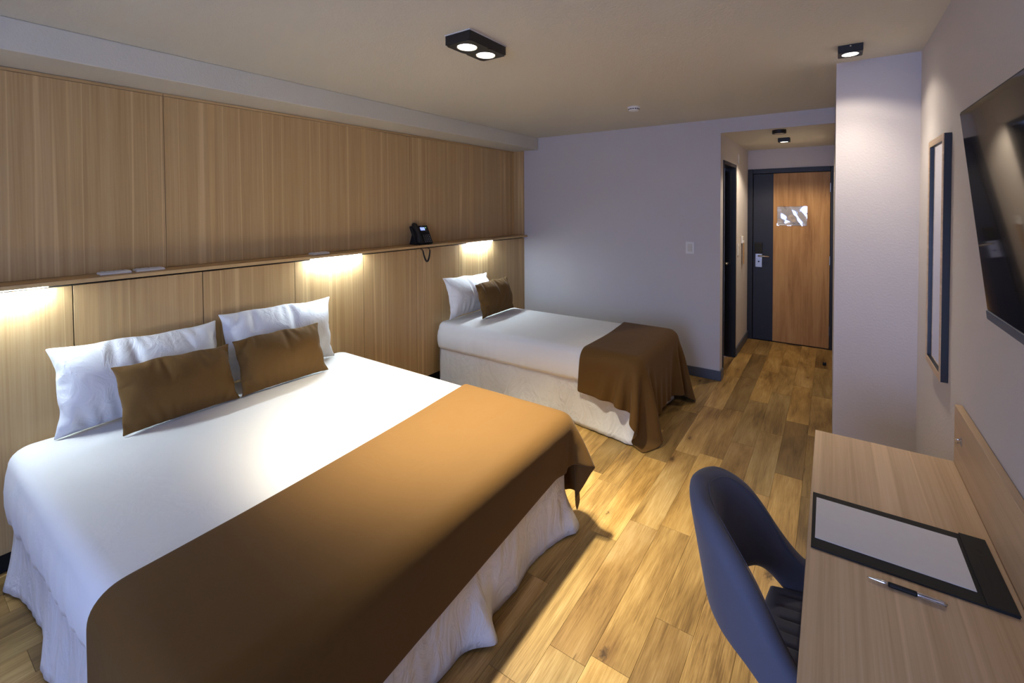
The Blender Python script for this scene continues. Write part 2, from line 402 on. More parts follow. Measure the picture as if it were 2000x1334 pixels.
# ---- baseboards
def bb(name, pts):
    b = MB()
    for bx in pts: b.box(*bx)
    return struct(b.build(name, 'slate', bevel=0.003, seg=1))
bb('baseboard_back', [(0.005, XH+0.014, YB-0.014, YB-0.0005, 0.001, 0.092)])
bb('baseboard_corridor', [(XH+0.0005, XH+0.014, DY1+0.006, YD-0.002, 0.001, 0.092), ])
bb('baseboard_corner', [(XH+0.0005, XH+0.014, YB+0.0005, DY0-0.004, 0.001, 0.092)])

# ---- entrance door
d1 = thing('door_1', None, None, (XH, YD, 0)); d1['kind'] = 'structure'
d1['label'] = 'entrance door with oak face and navy lock strip'
O = (XH, YD, 0)
MB(O).box(XH+0.001, 2.284, YD-0.012, YD+0.1, 0.001, FZ-0.001).box(3.080, XC-0.001, YD-0.012, YD+0.1, 0.001, FZ-0.001).box(2.284, 3.080, YD-0.012, YD+0.1, 2.037, FZ-0.001).build('door_frame', 'black', d1, bevel=0.003, seg=1)
leaf = MB(O).box(2.288, 2.505, YD+0.012, YD+0.05, 0.008, 2.033).build('lock_strip', 'navy', d1, bevel=0.001, seg=1)
MB(O).box(2.5055, 3.077, YD+0.010, YD+0.05, 0.008, 2.033).build('oak_leaf', 'dooroak', d1, bevel=0.001, seg=1)
lk = MB(O).box(2.314, 2.390, YD-0.004, YD+0.0115, 0.895, 1.062).build('lock_plate', 'steel', d1, bevel=0.003)
MB(O).box(2.308, 2.392, YD-0.022, YD+0.0115, 1.063, 1.195).build('card_reader', 'darkrubber', d1, bevel=0.006)
MB(O).tube([(2.355, YD-0.002, 1.037), (2.355, YD-0.045, 1.037), (2.362, YD-0.052, 1.037), (2.47, YD-0.052, 1.035)], 0.009, 12).build('lever', 'steel', lk, smooth=True)
MB(O).lathe((2.352, YD-0.008, 0.965), [(0.009, -0.004), (0.009, 0.004), (0.004, 0.004)], 16, 'y').build('keyhole', 'darkrubber', lk)
for z in (1.85, 1.02, 0.215):
    MB(O).lathe((3.079, YD+0.004, z), [(0.007, -0.05), (0.007, 0.05)], 10).build('hinge', 'steel', d1)
# doorstop
ds = thing('door_stop', 'small black square door stop on the hall floor', 'door stop', (3.044, 5.519, 0))
MB().box(-0.016, 0.016, -0.016, 0.016, 0.0005, 0.028).build('rubber_block', 'darkrubber', ds, bevel=0.004)
MB().lathe((0, 0, 0), [(0.006, 0.028), (0.006, 0.031)], 10).build('screw', 'steel', ds)

# ---- bathroom door in the hall
d2 = thing('door_2', None, None, (XH, DY0, 0)); d2['kind'] = 'structure'
d2['label'] = 'black framed bathroom door on the hall side wall'
O = (XH, DY0, 0); XI = XH-0.11
MB(O).box(XI, XH+0.008, DY0+0.001, DY0+0.036, 0.001, DZ-0.001).box(XI, XH+0.008, DY1-0.036, DY1-0.001, 0.001, DZ-0.001).box(XI, XH+0.008, DY0+0.036, DY1-0.036, DZ-0.037, DZ-0.001).build('door_frame', 'black', d2, bevel=0.003, seg=1)
MB(O).box(XI+0.004, XI+0.016, DY0+0.036, DY0+0.05, 0.001, DZ-0.04).box(XI+0.055, XI+0.066, DY1-0.048, DY1-0.036, 0.001, DZ-0.04).build('door_stop_bead', 'black', d2)
lf = MB(O).box(XI-0.03, XI+0.002, DY0+0.037, DY1-0.037, 0.008, DZ-0.04).build('door_leaf', 'black', d2, bevel=0.002)
MB(O).tube([(XI, DY1-0.09, 1.03), (XI+0.05, DY1-0.09, 1.03), (XI+0.05, DY1-0.2, 1.03)], 0.009, 10).build('lever', 'steel', lf, smooth=True)
for z in (0.25, 1.02, 1.85):
    MB(O).box(XI+0.02, XI+0.05, DY0+0.036, DY0+0.0385, z-0.05, z+0.05).build('hinge', 'steel', d2)

# ------------------------------------------------------------------ soft-body helpers (cloth solver on a grid)
def _con(P, A, B, L, k, w=0.5):
    d = P[B]-P[A]; l = np.sqrt((d*d).sum(-1, keepdims=True))+1e-9
    c = d*((l-L)/l*(w*k)); P[A] += c; P[B] -= c
def _groups(n, m, dx, dy, kb, ks):
    I = np.arange; g = []
    S = lambda a: a
    for par in (0, 1):
        i = I(par, n-1, 2); j = I(m)
        g.append((np.ix_(i, j), np.ix_(i+1, j), dx, 1.0))
        i = I(n); j = I(par, m-1, 2)
        g.append((np.ix_(i, j), np.ix_(i, j+1), dy, 1.0))
        i = I(par, n-1, 2); j = I(m-1); dd = math.hypot(dx, dy)
        g.append((np.ix_(i, j), np.ix_(i+1, j+1), dd, ks)); g.append((np.ix_(i, j+1), np.ix_(i+1, j), dd, ks))
        i = np.array([q for q in range(n-2) if (q % 4)//2 == par]); j = I(m)
        if len(i): g.append((np.ix_(i, j), np.ix_(i+2, j), 2*dx, kb))
        i = I(n); j = np.array([q for q in range(m-2) if (q % 4)//2 == par])
        if len(j): g.append((np.ix_(i, j), np.ix_(i, j+2), 2*dy, kb))
    return g
def drape(P, dx, dy, c, b, r, steps=220, iters=12, kb=0.12, ks=0.6, mu=0.75):
    """cloth P falls on a rounded box (centre c, half size b, radius r) standing on the floor"""
    n, m = P.shape[:2]; G = _groups(n, m, dx, dy, kb, ks); old = P.copy(); h = 1/60.; c = np.array(c); b = np.array(b)-r
    for st in range(steps):
        v = (P-old)*0.965; old = P.copy(); P = P+v; P[..., 2] -= 9.8*h*h*0.5
        for it in range(iters):
            for A, B, L, k in G: _con(P, A, B, L, k)
            if it % 3 == 2 or it == iters-1:
                q = P-c; s = np.sign(q); a = np.abs(q)-b
                mx = np.maximum(a, 0); ln = np.sqrt((mx*mx).sum(-1)); ins = ln < 1e-7
                d = np.where(ins, a.max(-1), ln)-r-0.004
                nr = np.where(ins[..., None], (a == a.max(-1, keepdims=True))*1.0, mx/(ln[..., None]+1e-9))*s
                hit = d < 0
                P = np.where(hit[..., None], P-nr*d[..., None], P)
                if it == iters-1:
                    dv = P-old; tn = dv-(dv*nr).sum(-1, keepdims=True)*nr
                    P = np.where(hit[..., None], P-tn*mu, P)
                low = P[..., 2] < 0.006
                P[..., 2] = np.where(low, 0.006, P[..., 2])
    return P
def inflate(w, h, n, m, vol, steps=160, iters=10, seed=1, kb=0.05, cave=0.035):
    """half of a pillow: a flat sheet blown up with its rim held in the plane"""
    r = np.random.default_rng(seed)
    X, Y = np.meshgrid(np.linspace(-w/2, w/2, n), np.linspace(-h/2, h/2, m), indexing='ij')
    P = np.stack([X, Y, 0.012*np.cos(X/w*math.pi)*np.cos(Y/h*math.pi)+0.004*r.random(X.shape)], -1)
    dx, dy = w/(n-1), h/(m-1); G = _groups(n, m, dx, dy, kb, 0.35); old = P.copy(); G = [(A, B, L*1.06, k) for A, B, L, k in G]
    uu, vv = X/(w/2), Y/(h/2); wv = r.random(4)*6
    R0 = np.stack([X*(1-cave*(1-vv**2))+0.004*np.sin(vv*7+wv[0]), Y*(1-cave*1.6*(1-uu**2)*(vv > 0))+(vv > 0)*0.004*np.sin(uu*9+wv[1])], -1)
    rim = np.zeros((n, m), bool); rim[0] = rim[-1] = True; rim[:, 0] = rim[:, -1] = True
    for st in range(steps):
        v = (P-old)*0.9; old = P.copy(); P = P+v
        du = np.gradient(P, axis=0); dv = np.gradient(P, axis=1); N = np.cross(du, dv)
        V = (P[..., 2]*N[..., 2]).sum()
        pr = min(max(vol/max(V, 1e-6)-1, -0.2), 1.5)
        nn = N/(np.sqrt((N*N).sum(-1, keepdims=True))+1e-9)
        P = P+nn*pr*0.0012
        for it in range(iters):
            for A, B, L, k in G: _con(P, A, B, L, k)
            P[..., 2] = np.where(rim, 0, np.maximum(P[..., 2], 0.001))
            P[..., :2] = np.where(rim[..., None], P[..., :2]*0.5+R0*0.5, P[..., :2])
    return P
def pillow(name, label, group, w, h, vol, loc, lean, yaw, mat, seed, roll=0.0, back=0.8, ears=0.0, nx=44, bend=0.0, seam='seam'):
    """stands on its long edge, face towards +x, leaning back by lean degrees"""
    ny = max(20, int(nx*h/w)); F = inflate(w, h, nx, ny, vol, seed=seed); B = F.copy(); F[..., 2] *= 1.25; B[..., 2] *= -back*0.75
    r = np.random.default_rng(seed+50)
    def place(P):
        Q = np.empty_like(P); u = P[..., 0]/(w/2); v = P[..., 1]/(h/2)
        e = 1+ears*(np.abs(u)**6*np.abs(v)**6)
        Q[..., 1] = P[..., 0]*e; Q[..., 2] = P[..., 1]*e; Q[..., 0] = P[..., 2] + bend*(v**2)*0.5
        Q[..., 2] += 0.012*np.sin(u*2.3+seed)*(v > 0)*v
        return Q
    F = place(F); B = place(B)
    lo = min(F[..., 2].min(), B[..., 2].min()); F[..., 2] -= lo; B[..., 2] -= lo
    t = thing(name, label, 'pillow' if mat == 'pillow' else 'cushion', loc, (math.radians(roll), -math.radians(lean), math.radians(yaw)), group)
    t.rotation_mode = 'XYZ'
    b = MB(); b.grid(F); b.grid(B[:, ::-1]); b.build('cover', mat, t, smooth=True, weld=True, sub=1)
    return t, F, B

# ------------------------------------------------------------------ beds
def rr_path(x0, x1, y0, y1, r, step):
    """rounded rectangle, counter-clockwise: points and outward normals"""
    pts = []
    def line(a, b, nrm):
        L = math.hypot(b[0]-a[0], b[1]-a[1]); k = max(2, int(L/step))
        for i in range(k): t = i/k; pts.append((a[0]+(b[0]-a[0])*t, a[1]+(b[1]-a[1])*t, nrm[0], nrm[1]))
    def arc(c, a0):
        k = 8
        for i in range(k): a = a0+math.pi/2*i/k; pts.append((c[0]+r*math.cos(a), c[1]+r*math.sin(a), math.cos(a), math.sin(a)))
    line((x0+r, y0), (x1-r, y0), (0, -1)); arc((x1-r, y0+r), -math.pi/2)
    line((x1, y0+r), (x1, y1-r), (1, 0)); arc((x1-r, y1-r), 0)
    line((x1-r, y1), (x0+r, y1), (0, 1)); arc((x0+r, y1-r), math.pi/2)
    line((x0, y1-r), (x0, y0+r), (-1, 0)); arc((x0+r, y0+r), math.pi)
    return np.array(pts)
def wob(s, seed, fr, n=6):
    r = np.random.default_rng(seed); o = np.zeros_like(s)
    for k in range(n): o += np.sin(s*fr*(0.5+r.random()*1.3)+r.random()*6.28)*(0.4+0.6*r.random())
    return o/n**0.5
def bed(name, label, x0, x1, y0, y1, zt, hem, seed, flares, skx):
    t = thing(name, label, 'bed', ((x0+x1)/2, (y0+y1)/2, 0), group='beds against the panelled wall'); O = ((x0+x1)/2, (y0+y1)/2, 0)
    # base and feet (behind the skirt)
    MB(O).box(x0+0.03, skx-0.04, y0+0.05, y1-0.05, 0.08, 0.32).build('bed_base', 'gap', t, bevel=0.01)
    for fx in (x0+0.12, skx-0.14):
        for fy in (y0+0.14, y1-0.14):
            MB(O).lathe((fx, fy, 0), [(0.022, 0.0), (0.028, 0.08)], 12).build('leg', 'black', t)
    # sheeted mattress: rings from hem up over a soft edge
    p = rr_path(x0, x1, y0, y1, 0.09, 0.02); s = np.cumsum(np.r_[0, np.hypot(*np.diff(p[:, :2], axis=0).T)])
    hz = np.array([hem(q[0]) for q in p]); R = 0.062; rings = []
    w1 = wob(s, seed, 55); w2 = wob(s, seed+1, 16)
    prof = [(0.0, -0.02), (0.0, 0.0), (0.15, 0.006), (0.35, 0.012), (0.6, 0.013), (0.85, 0.008), (1.0, 0.0)]
    ztop = zt-R
    for k, (a, off) in enumerate(prof):
        z = hz+(ztop-hz)*a + (0.004*w2 if a == 0 else 0)
        o_ = off + (0.004*w1+0.003*w2)*(1-a)**0.7*(1 if off > -0.01 else 0)
        rings.append(np.c_[p[:, 0]+p[:, 2]*o_, p[:, 1]+p[:, 3]*o_, z])
    for k in range(1, 8):
        a = math.pi/2*k/7; o_ = -R*(1-math.cos(a)); rings.append(np.c_[p[:, 0]+p[:, 2]*o_, p[:, 1]+p[:, 3]*o_, np.full(len(p), ztop+R*math.sin(a))])
    cx, cy = (x0+x1)/2, (y0+y1)/2
    last = rings[-1]
    for k in range(1, 9):
        f = 1-k/9.0; q = last.copy(); q[:, 0] = cx+(last[:, 0]-cx)*f; q[:, 1] = cy+(last[:, 1]-cy)*f
        q[:, 2] = zt+0.006*(1-f*f)+0.0012*np.sin(q[:, 0]*9+seed)*np.sin(q[:, 1]*11); rings.append(q)
    b = MB(O); G_ = np.array(rings); b.grid(G_, cv=True)
    n0 = len(b.v); b.f.append(tuple(n0-len(p)+i for i in range(len(p))))
    b.build('mattress', 'sheet', t, smooth=True)
    # skirt: hangs from under the mattress on three sides
    q = rr_path(x0+0.02, skx, y0+0.022, y1-0.022, 0.035, 0.012)
    keep = [i for i in range(len(q)) if not (q[i, 2] < -0.5)]
    q = q[keep]; s = np.cumsum(np.r_[0, np.hypot(*np.diff(q[:, :2], axis=0).T)])
    w1 = wob(s, seed+7, 11); w2 = wob(s, seed+9, 7); w3 = wob(s, seed+13, 60)
    fl_ = np.zeros(len(q)); rz = np.zeros(len(q))
    for (fx, fy, wd, amp, lift) in flares:
        d = np.hypot(q[:, 0]-fx, q[:, 1]-fy); e = np.exp(-(d/wd)**2); fl_ += amp*e; rz += lift*e
    rows = []
    for a in np.linspace(0, 1, 15):
        ofs = 0.009*w1*a**0.8 + 0.010*w2*a + 0.0025*w3*a**0.5 + fl_*np.clip((a-0.5)/0.5, 0, 1)**1.3 + 0.008*a
        z = 0.40-(0.392-0.010*np.maximum(w2, 0)-rz)*a
        rows.append(np.c_[q[:, 0]+q[:, 2]*ofs, q[:, 1]+q[:, 3]*ofs, z])
    MB(O).grid(np.array(rows)).build('bed_skirt', 'skirt', t, smooth=True, solid=0.002)
    return t
ZT = 0.585
bed('double_bed', 'wide double bed with white sheet and skirt and two pillows at its head', 0.03, 2.0, 0.350, 2.03, ZT, lambda x: 0.27+0.09*min(1, max(0, x/1.3)), 3,
    [(1.97, 2.03, 0.10, 0.085, 0.0), (1.97, 1.30, 0.055, 0.10, 0.01), (1.97, 0.80, 0.10, 0.05, 0), (0.9, 0.36, 0.2, 0.02, 0), (0.15, 0.36, 0.10, 0.03, 0.0)], 1.965)
bed('single_bed', 'narrow single bed with white sheet and skirt and one pillow, near the grey wall', 0.03, 2.0, 2.975, 3.895, ZT, lambda x: 0.348, 21,
    [(1.95, 2.99, 0.16, 0.06, 0), (1.75, 2.97, 0.10, 0.04, 0), (1.97, 3.88, 0.10, 0.035, 0), (1.0, 2.97, 0.15, 0.03, 0), (1.97, 3.4, 0.12, 0.01, 0)], 1.955)

# ------------------------------------------------------------------ throws at the foot of the beds
def throw(name, label, x_edge, tilt, x1, y0, y1, drop_foot, drop_near, drop_far, cell, seed):
    bend = math.pi/2*0.062
    L = (x1-x_edge)+drop_foot-0.062*2+bend+0.0; Wd = (y1-y0)+drop_near+drop_far
    n, m = int(L/cell)+1, int(Wd/cell)+1; dx, dy = L/(n-1), Wd/(m-1)
    r = np.random.default_rng(seed)
    U, V = np.meshgrid(np.arange(n)*dx, np.arange(m)*dy, indexing='ij')
    P = np.empty((n, m, 3)); yy = y0-drop_near+V
    P[..., 0] = x_edge+U - tilt*(yy-(y0+y1)/2); P[..., 1] = yy; P[..., 2] = ZT+0.022+0.003*r.random((n, m))
    c = ((0.03+x1)/2, (y0+y1)/2, ZT/2+0.003-0.2); b = ((x1-0.03)/2+0.020, (y1-y0)/2+0.020, ZT/2+0.009+0.2)
    P = drape(P, dx, dy, c, b, 0.075)
    O = ((x_edge+x1)/2, (y0+y1)/2, ZT)
    o = MB(O).grid(P).build(name, 'brown', None, smooth=True, solid=0.004, sub=1)
    tag(o, label, 'throw', 'brown throws across the bed feet'); return o
throw('bed_throw', 'caramel brown throw draped over the foot of the double bed', 1.297, 0.08, 2.0, 0.350, 2.03, 0.245, 0.42, 0.36, 0.026, 2)
throw('bed_throw', 'dark brown throw draped over the foot of the single bed', 1.445, 0.045, 2.0, 2.975, 3.895, 0.40, 0.30, 0.36, 0.026, 5)

# ------------------------------------------------------------------ pillows and cushions
Gp, Gc = 'white pillows at the bed heads', 'brown cushions in front of the pillows'
pillow('bed_pillow', 'white pillow on the double bed, at the end away from the telephone', Gp, 0.69, 0.40, 0.0145, (0.140, 0.840, ZT+0.004), 9, 2, 'pillow', 3, roll=0.5, back=0.85, ears=0.04, bend=-0.02)
pillow('bed_pillow', 'white pillow on the double bed, at the end towards the telephone', Gp, 0.675, 0.41, 0.0140, (0.140, 1.532, ZT+0.004), 10, -2, 'pillow', 8, roll=-1.0, back=0.85, ears=0.08, bend=-0.02)
sp, SF, SB = pillow('bed_pillow', 'white pillow standing on the single bed, pillowcase end open', Gp, 0.66, 0.37, 0.0135, (0.150, 3.385, ZT+0.004), 12, 4, 'pillow', 15, roll=-1.0, back=0.85, ears=0.10, bend=-0.03)
pillow('scatter_cushion', 'brown oblong cushion on the double bed, corner sagging toward the sheet', Gc, 0.49, 0.315, 0.0062, (0.375, 0.915, ZT+0.004), 22, 1, 'cushion', 21, back=0.9, ears=0.05)
pillow('scatter_cushion', 'brown oblong cushion on the double bed, nearer to the single bed', Gc, 0.50, 0.315, 0.0062, (0.375, 1.432, ZT+0.004), 22, -1, 'cushion', 27, back=0.9, ears=0.06)
pillow('scatter_cushion', 'brown oblong cushion leaning on the single bed pillow', Gc, 0.53, 0.33, 0.0066, (0.360, 3.530, ZT+0.004), 16, 3, 'cushion', 33, back=0.9, ears=0.06)

# ------------------------------------------------------------------ shelf with LED strips
sh = thing('wall_shelf', 'long oak ledge running along the panelled wall above the beds', 'shelf', (-0.05, 1.4, 1.286))
O = (-0.05, 1.4, 1.286)
MB(O).box(XW+0.0005, 0.046, YN+0.001, YB-0.001, 1.286, 1.306).build('ledge_board', 'wood_y', sh, bevel=0.001, seg=1)
for a, b in ((0.10, 0.50), (1.785, 2.195), (3.425, 3.825)):
    h = MB(O).box(0.026, 0.040, a, b, 1.2835, 1.2858).build('led_strip', 'led', sh)

# sockets lying on the ledge
def socket(loc, label, seed):
    t = thing('socket_plate', label, 'socket', loc, (0, 0, 0), 'white socket plates on the ledge')
    n = 10; xs = [(-0.036, 0.0), (-0.034, 0.008), (-0.026, 0.012), (0.026, 0.012), (0.034, 0.008), (0.037, 0.0)]
    P = np.array([[(x, y, z) for x, z in xs] for y in (-0.062, 0.062)])
    b = MB(); b.grid(P); b.f.append((0, 1, 2, 3, 4, 5)); b.f.append((11, 10, 9, 8, 7, 6)); b.f.append((0, 6, 11, 5))
    b.build('plate', 'white_plastic', t, bevel=0.001)
    for y in (-0.036, 0.0, 0.036):
        i = MB().box(-0.020, 0.020, y-0.0165, y+0.0165, 0.0122, 0.0145).build('module', 'white_plastic', t, bevel=0.001, seg=1)
        for dx_ in (-0.006, 0.006): MB().box(dx_-0.0015, dx_+0.0015, y-0.007, y+0.003, 0.0147, 0.0149).build('slot', 'darkrubber', i)
socket((-0.060, 0.760, 1.3065), 'white socket plate on the ledge, farther from the telephone of an adjoining pair', 1)
socket((-0.060, 0.905, 1.3065), 'white socket plate on the ledge, nearer to the telephone of an adjoining pair', 2)
socket((-0.060, 1.905, 1.3065), 'white socket plate alone on the ledge beside a lit LED strip', 3)

# ------------------------------------------------------------------ telephone
PHL = (-0.045, 2.885, 1.3065)
ph = thing('desk_telephone', 'black desk telephone with blue screen standing on the ledge', 'telephone', PHL, (0, 0, math.radians(-8)))
tl = math.radians(60)   # slope of the face
def fp(u, v, w):   # u across (+y), v up the slope, w out of the face
    return (0.050 - v*math.cos(tl) + w*math.sin(tl), u, 0.012 + v*math.sin(tl) + w*math.cos(tl))
def slab(b, u0, u1, v0, v1, w0, w1):
    q = [fp(u, v, w) for w in (w0, w1) for v in (v0, v1) for u in (u0, u1)]
    b.add(q, [(0, 1, 3, 2), (4, 6, 7, 5), (0, 4, 5, 1), (2, 3, 7, 6), (0, 2, 6, 4), (1, 5, 7, 3)]); return b
slab(MB(), -0.085, 0.100, 0.0, 0.185, -0.022, 0.0).build('body', 'darkrubber', ph, bevel=0.005)
MB().add([(0.02, -0.075, 0.0), (0.02, 0.09, 0.0), (-0.075, 0.09, 0.0), (-0.075, -0.075, 0.0), (0.01, -0.06, 0.03), (0.01, 0.075, 0.03), (-0.045, 0.075, 0.12), (-0.045, -0.06, 0.12)],
         [(3, 2, 1, 0), (4, 5, 6, 7), (0, 1, 5, 4), (1, 2, 6, 5), (2, 3, 7, 6), (3, 0, 4, 7)]).build('stand', 'darkrubber', ph, bevel=0.003)
hs = MB()
pts = [(-0.057, v, w) for v, w in ((0.004, 0.012), (0.02, 0.026), (0.05, 0.038), (0.095, 0.042), (0.14, 0.038), (0.17, 0.028), (0.19, 0.014))]
hs.tube([fp(*p) for p in pts], [0.018, 0.024, 0.020, 0.017, 0.020, 0.025, 0.019], 14)
hs.build('handset', 'darkrubber', ph, smooth=True)
scr = slab(MB(), 0.002, 0.080, 0.118, 0.170, 0.0, 0.003).build('bezel', 'gloss', ph, bevel=0.001, seg=1)
slab(MB(), 0.008, 0.056, 0.132, 0.163, 0.003, 0.0036).build('screen', 'lcd', scr)
slab(MB(), 0.062, 0.072, 0.152, 0.162, 0.003, 0.006).build('message_lamp', 'green', scr, bevel=0.001, seg=1)
for iu in range(4):
    for iv in range(5):
        u, v = 0.020+iu*0.0195, 0.016+iv*0.0165
        kk = slab(MB(), u-0.0075, u+0.0075, v-0.0055, v+0.0055, 0.0, 0.0028).build('key', 'black', ph, bevel=0.001, seg=1)
        slab(MB(), u-0.0022, u+0.0022, v-0.0022, v+0.0022, 0.0028, 0.0031).build('key_print', 'white_plastic', kk)
slab(MB(), 0.018, 0.042, 0.173, 0.178, 0.0, 0.0012).build('badge', 'steel', ph)
# spiral handset cord looping over the ledge
ax = []
for a in np.linspace(0, 1, 60):
    y = -0.052+0.085*(a if a < 0.5 else a) ; 
    z = 0.012 - 0.158*math.sin(math.pi*a)**0.55
    x = 0.088+0.018*math.sin(math.pi*a)**0.4
    if a < 0.05: x = 0.052+0.036*a/0.05
    if a > 0.95: x = 0.060+0.028*(1-a)/0.05
    ax.append(Vector((x, y, z)))
sp_pts = []
for i in range(59):
    d = (ax[i+1]-ax[i]).normalized(); e1 = d.cross(Vector((1, 0, 0))).normalized() if abs(d.x) < 0.9 else d.cross(Vector((0, 1, 0))).normalized(); e2 = d.cross(e1)
    for k in range(6):
        q = ax[i].lerp(ax[i+1], k/6); an = (i*6+k)*1.05
        sp_pts.append(q+(e1*math.cos(an)+e2*math.sin(an))*0.0055)
MB().tube(sp_pts, 0.003, 5).build('spiral_cord', 'darkrubber', ph, smooth=True)

# ------------------------------------------------------------------ light switch on back wall, hall fittings
def plate_y(name, label, cat, x0, x1, z0, z1, y):
    c = ((x0+x1)/2, y, (z0+z1)/2); t = thing(name, label, cat, c); hx, hz = (x1-x0)/2, (z1-z0)/2
    MB().box(-hx, hx, -0.009, -0.0005, -hz, hz).build('plate', 'white_plastic', t, bevel=0.004)
    for k in (-1, 0, 1):
        MB().box(-hx*0.55, hx*0.55, -0.0125, -0.0085, k*hz*0.42-hz*0.2, k*hz*0.42+hz*0.2).build('rocker', 'offwhite', t, bevel=0.0015, seg=1)
plate_y('light_switch', 'white light switch plate with rockers on the grey back wall', 'switch', 1.911, 1.992, 1.184, 1.303, YB)
t = thing('light_switch', 'white switch plate on the hall wall next to the bathroom door', 'switch', (XH, 5.443, 1.162))
MB().box(0.0005, 0.010, -0.038, 0.038, -0.066, 0.066).build('plate', 'white_plastic', t, bevel=0.004)
for z in (-0.022, 0.022): MB().box(0.0095, 0.014, -0.02, 0.02, z-0.018, z+0.018).build('rocker', 'offwhite', t, bevel=0.002)
t = thing('card_holder', 'white wall card switch with a tan hanging tag in the hall', 'card switch', (XH, 5.70, 1.22))
MB().box(0.0005, 0.016, -0.04, 0.04, -0.005, 0.075).build('holder', 'white_plastic', t, bevel=0.004)
MB().box(0.014, 0.026, -0.03, 0.03, 0.0, 0.03).build('lip', 'white_plastic', t, bevel=0.003)
MB().box(0.017, 0.0235, -0.026, 0.036, -0.245, 0.028).build('key_tag', 'tan', t, bevel=0.008)
t = thing('door_sensor', 'slim cream sensor strip on the hall wall above the bathroom door', 'sensor', (XH, 5.415, 2.16))
MB().box(0.0005, 0.012, -0.014, 0.014, -0.055, 0.055).build('casing', 'offwhite', t, bevel=0.003)
MB().box(0.0118, 0.013, -0.009, 0.009, -0.04, 0.04).build('cover', 'white_plastic', t)

# notice in a wavy plastic sleeve on the entrance door
nt = thing('door_notice', 'printed notice in a crinkled clear plastic sleeve on the oak door', 'notice', (2.700, YD+0.010, 1.525))
MB().box(-0.150, 0.150, -0.0028, -0.0016, -0.112, 0.108).build('paper', 'sheetpaper', nt)
for k in range(4): MB().box(-0.136, -0.130, -0.0033, -0.0029, -0.098+k*0.012, -0.092+k*0.012).build('print_mark', 'black', nt)
for x in (-0.11, 0.0, 0.08): MB().box(x-0.02, x+0.035, -0.0032, -0.0029, -0.092, -0.086).build('print_line', 'slate', nt)
U, V = np.meshgrid(np.linspace(-0.156, 0.156, 40), np.linspace(-0.118, 0.116, 30), indexing='ij')
Wv = -0.006-0.0028*(np.sin(U*17+1.0+V*9)+np.sin(V*24-U*7+0.6)*0.9+0.5*np.sin(U*36+V*21))
MB().grid(np.stack([U, Wv, V], -1)).build('sleeve', 'film', nt, smooth=True)

# ------------------------------------------------------------------ ceiling lamps
LZ = 2.407
lamp = thing('ceiling_spotlight', 'black twin ceiling spotlight with two lit round lamps', 'ceiling light', (1.646, 1.70, LZ)); O = (1.646, 1.70, LZ)
MB(O).box(1.567, 1.725, 1.562, 1.840, ZC-0.004, ZC-0.0005).build('ceiling_plate', 'white_plastic', lamp)
# housing with two round wells: box shell open below
hb = MB(O).box(1.570, 1.722, 1.565, 1.837, LZ+0.004, ZC-0.004)
hb.build('housing', 'lampblack', lamp, bevel=0.001, seg=1)
def bezel(mb, cx, cy, r, x0, x1, y0, y1, z0, z1):
    """plate z0..z1 with round hole"""
    n = 32; vs = []; fs = []
    per = []
    for k in range(n):
        a = 2*math.pi*k/n; c, s_ = math.cos(a), math.sin(a)
        tx = ((x1-cx) if c > 0 else (x0-cx))/c if abs(c) > 1e-6 else 1e9; ty = ((y1-cy) if s_ > 0 else (y0-cy))/s_ if abs(s_) > 1e-6 else 1e9
        m_ = min(tx, ty); per.append((cx+c*m_, cy+s_*m_))
    for z in (z0, z1):
        vs += [(cx+r*math.cos(2*math.pi*k/n), cy+r*math.sin(2*math.pi*k/n), z) for k in range(n)]; vs += [(p[0], p[1], z) for p in per]
    for k in range(n):
        j = (k+1) % n
        fs += [(k, j, n+j, n+k), (2*n+k, 3*n+k, 3*n+j, 2*n+j), (k, 2*n+k, 2*n+j, j), (n+k, n+j, 3*n+j, 3*n+k)]
    mb.add(vs, fs)
fb = MB(O)
bezel(fb, 1.646, 1.632, 0.046, 1.570, 1.722, 1.565, 1.701, LZ, LZ+0.004); bezel(fb, 1.646, 1.770, 0.046, 1.570, 1.722, 1.701, 1.837, LZ, LZ+0.004)
fb.build('face_plate', 'lampblack', lamp)
for y in (1.632, 1.770):
    MB(O).lathe((1.646, y, LZ), [(0.047, -0.0015), (0.050, -0.0015), (0.050, 0.001), (0.047, 0.001), (0.047, -0.0015)], 32, 'z', False).build('trim_ring', 'steel', lamp, smooth=False)
    MB(O).lathe((1.646, y, LZ), [(0.045, 0.0015), (0.045, 0.0035)], 32).build('lamp_lens', 'lens', lamp)
lightobj('spot_beam', 'SPOT', (0.0, -0.068, -0.012), P_DOUBLE, WARM, lamp, 66, 1.0, 0.045, (math.radians(3), math.radians(10), 0))
lightobj('spot_beam', 'SPOT', (0.0, 0.070, -0.012), P_DOUBLE, WARM, lamp, 72, 1.0, 0.045, (math.radians(1), math.radians(-4), 0))
sl = thing('ceiling_spotlight', 'black square ceiling spotlight with one lit lamp in front of the pillar', 'ceiling light', (3.165, 2.838, 2.418)); O = (3.165, 2.838, 2.418)
MB(O).box(3.113, 3.217, 2.790, 2.887, 2.422, ZC-0.0005).build('housing', 'lampblack', sl, bevel=0.001, seg=1)
fb = MB(O); bezel(fb, 3.165, 2.838, 0.036, 3.113, 3.217, 2.790, 2.887, 2.418, 2.422); fb.build('face_plate', 'lampblack', sl)
MB(O).lathe((3.165, 2.838, 2.418), [(0.035, 0.001), (0.035, 0.0035)], 32).build('lamp_lens', 'lens', sl)
MB(O).lathe((3.165, 2.789, 2.448), [(0.004, -0.001), (0.004, 0.001)], 10, 'y').build('screw', 'chrome', sl)
lightobj('spot_beam', 'SPOT', (0, 0, -0.006), P_SPOT, (1.0, 0.88, 0.72), sl, 130, 0.4, 0.02)
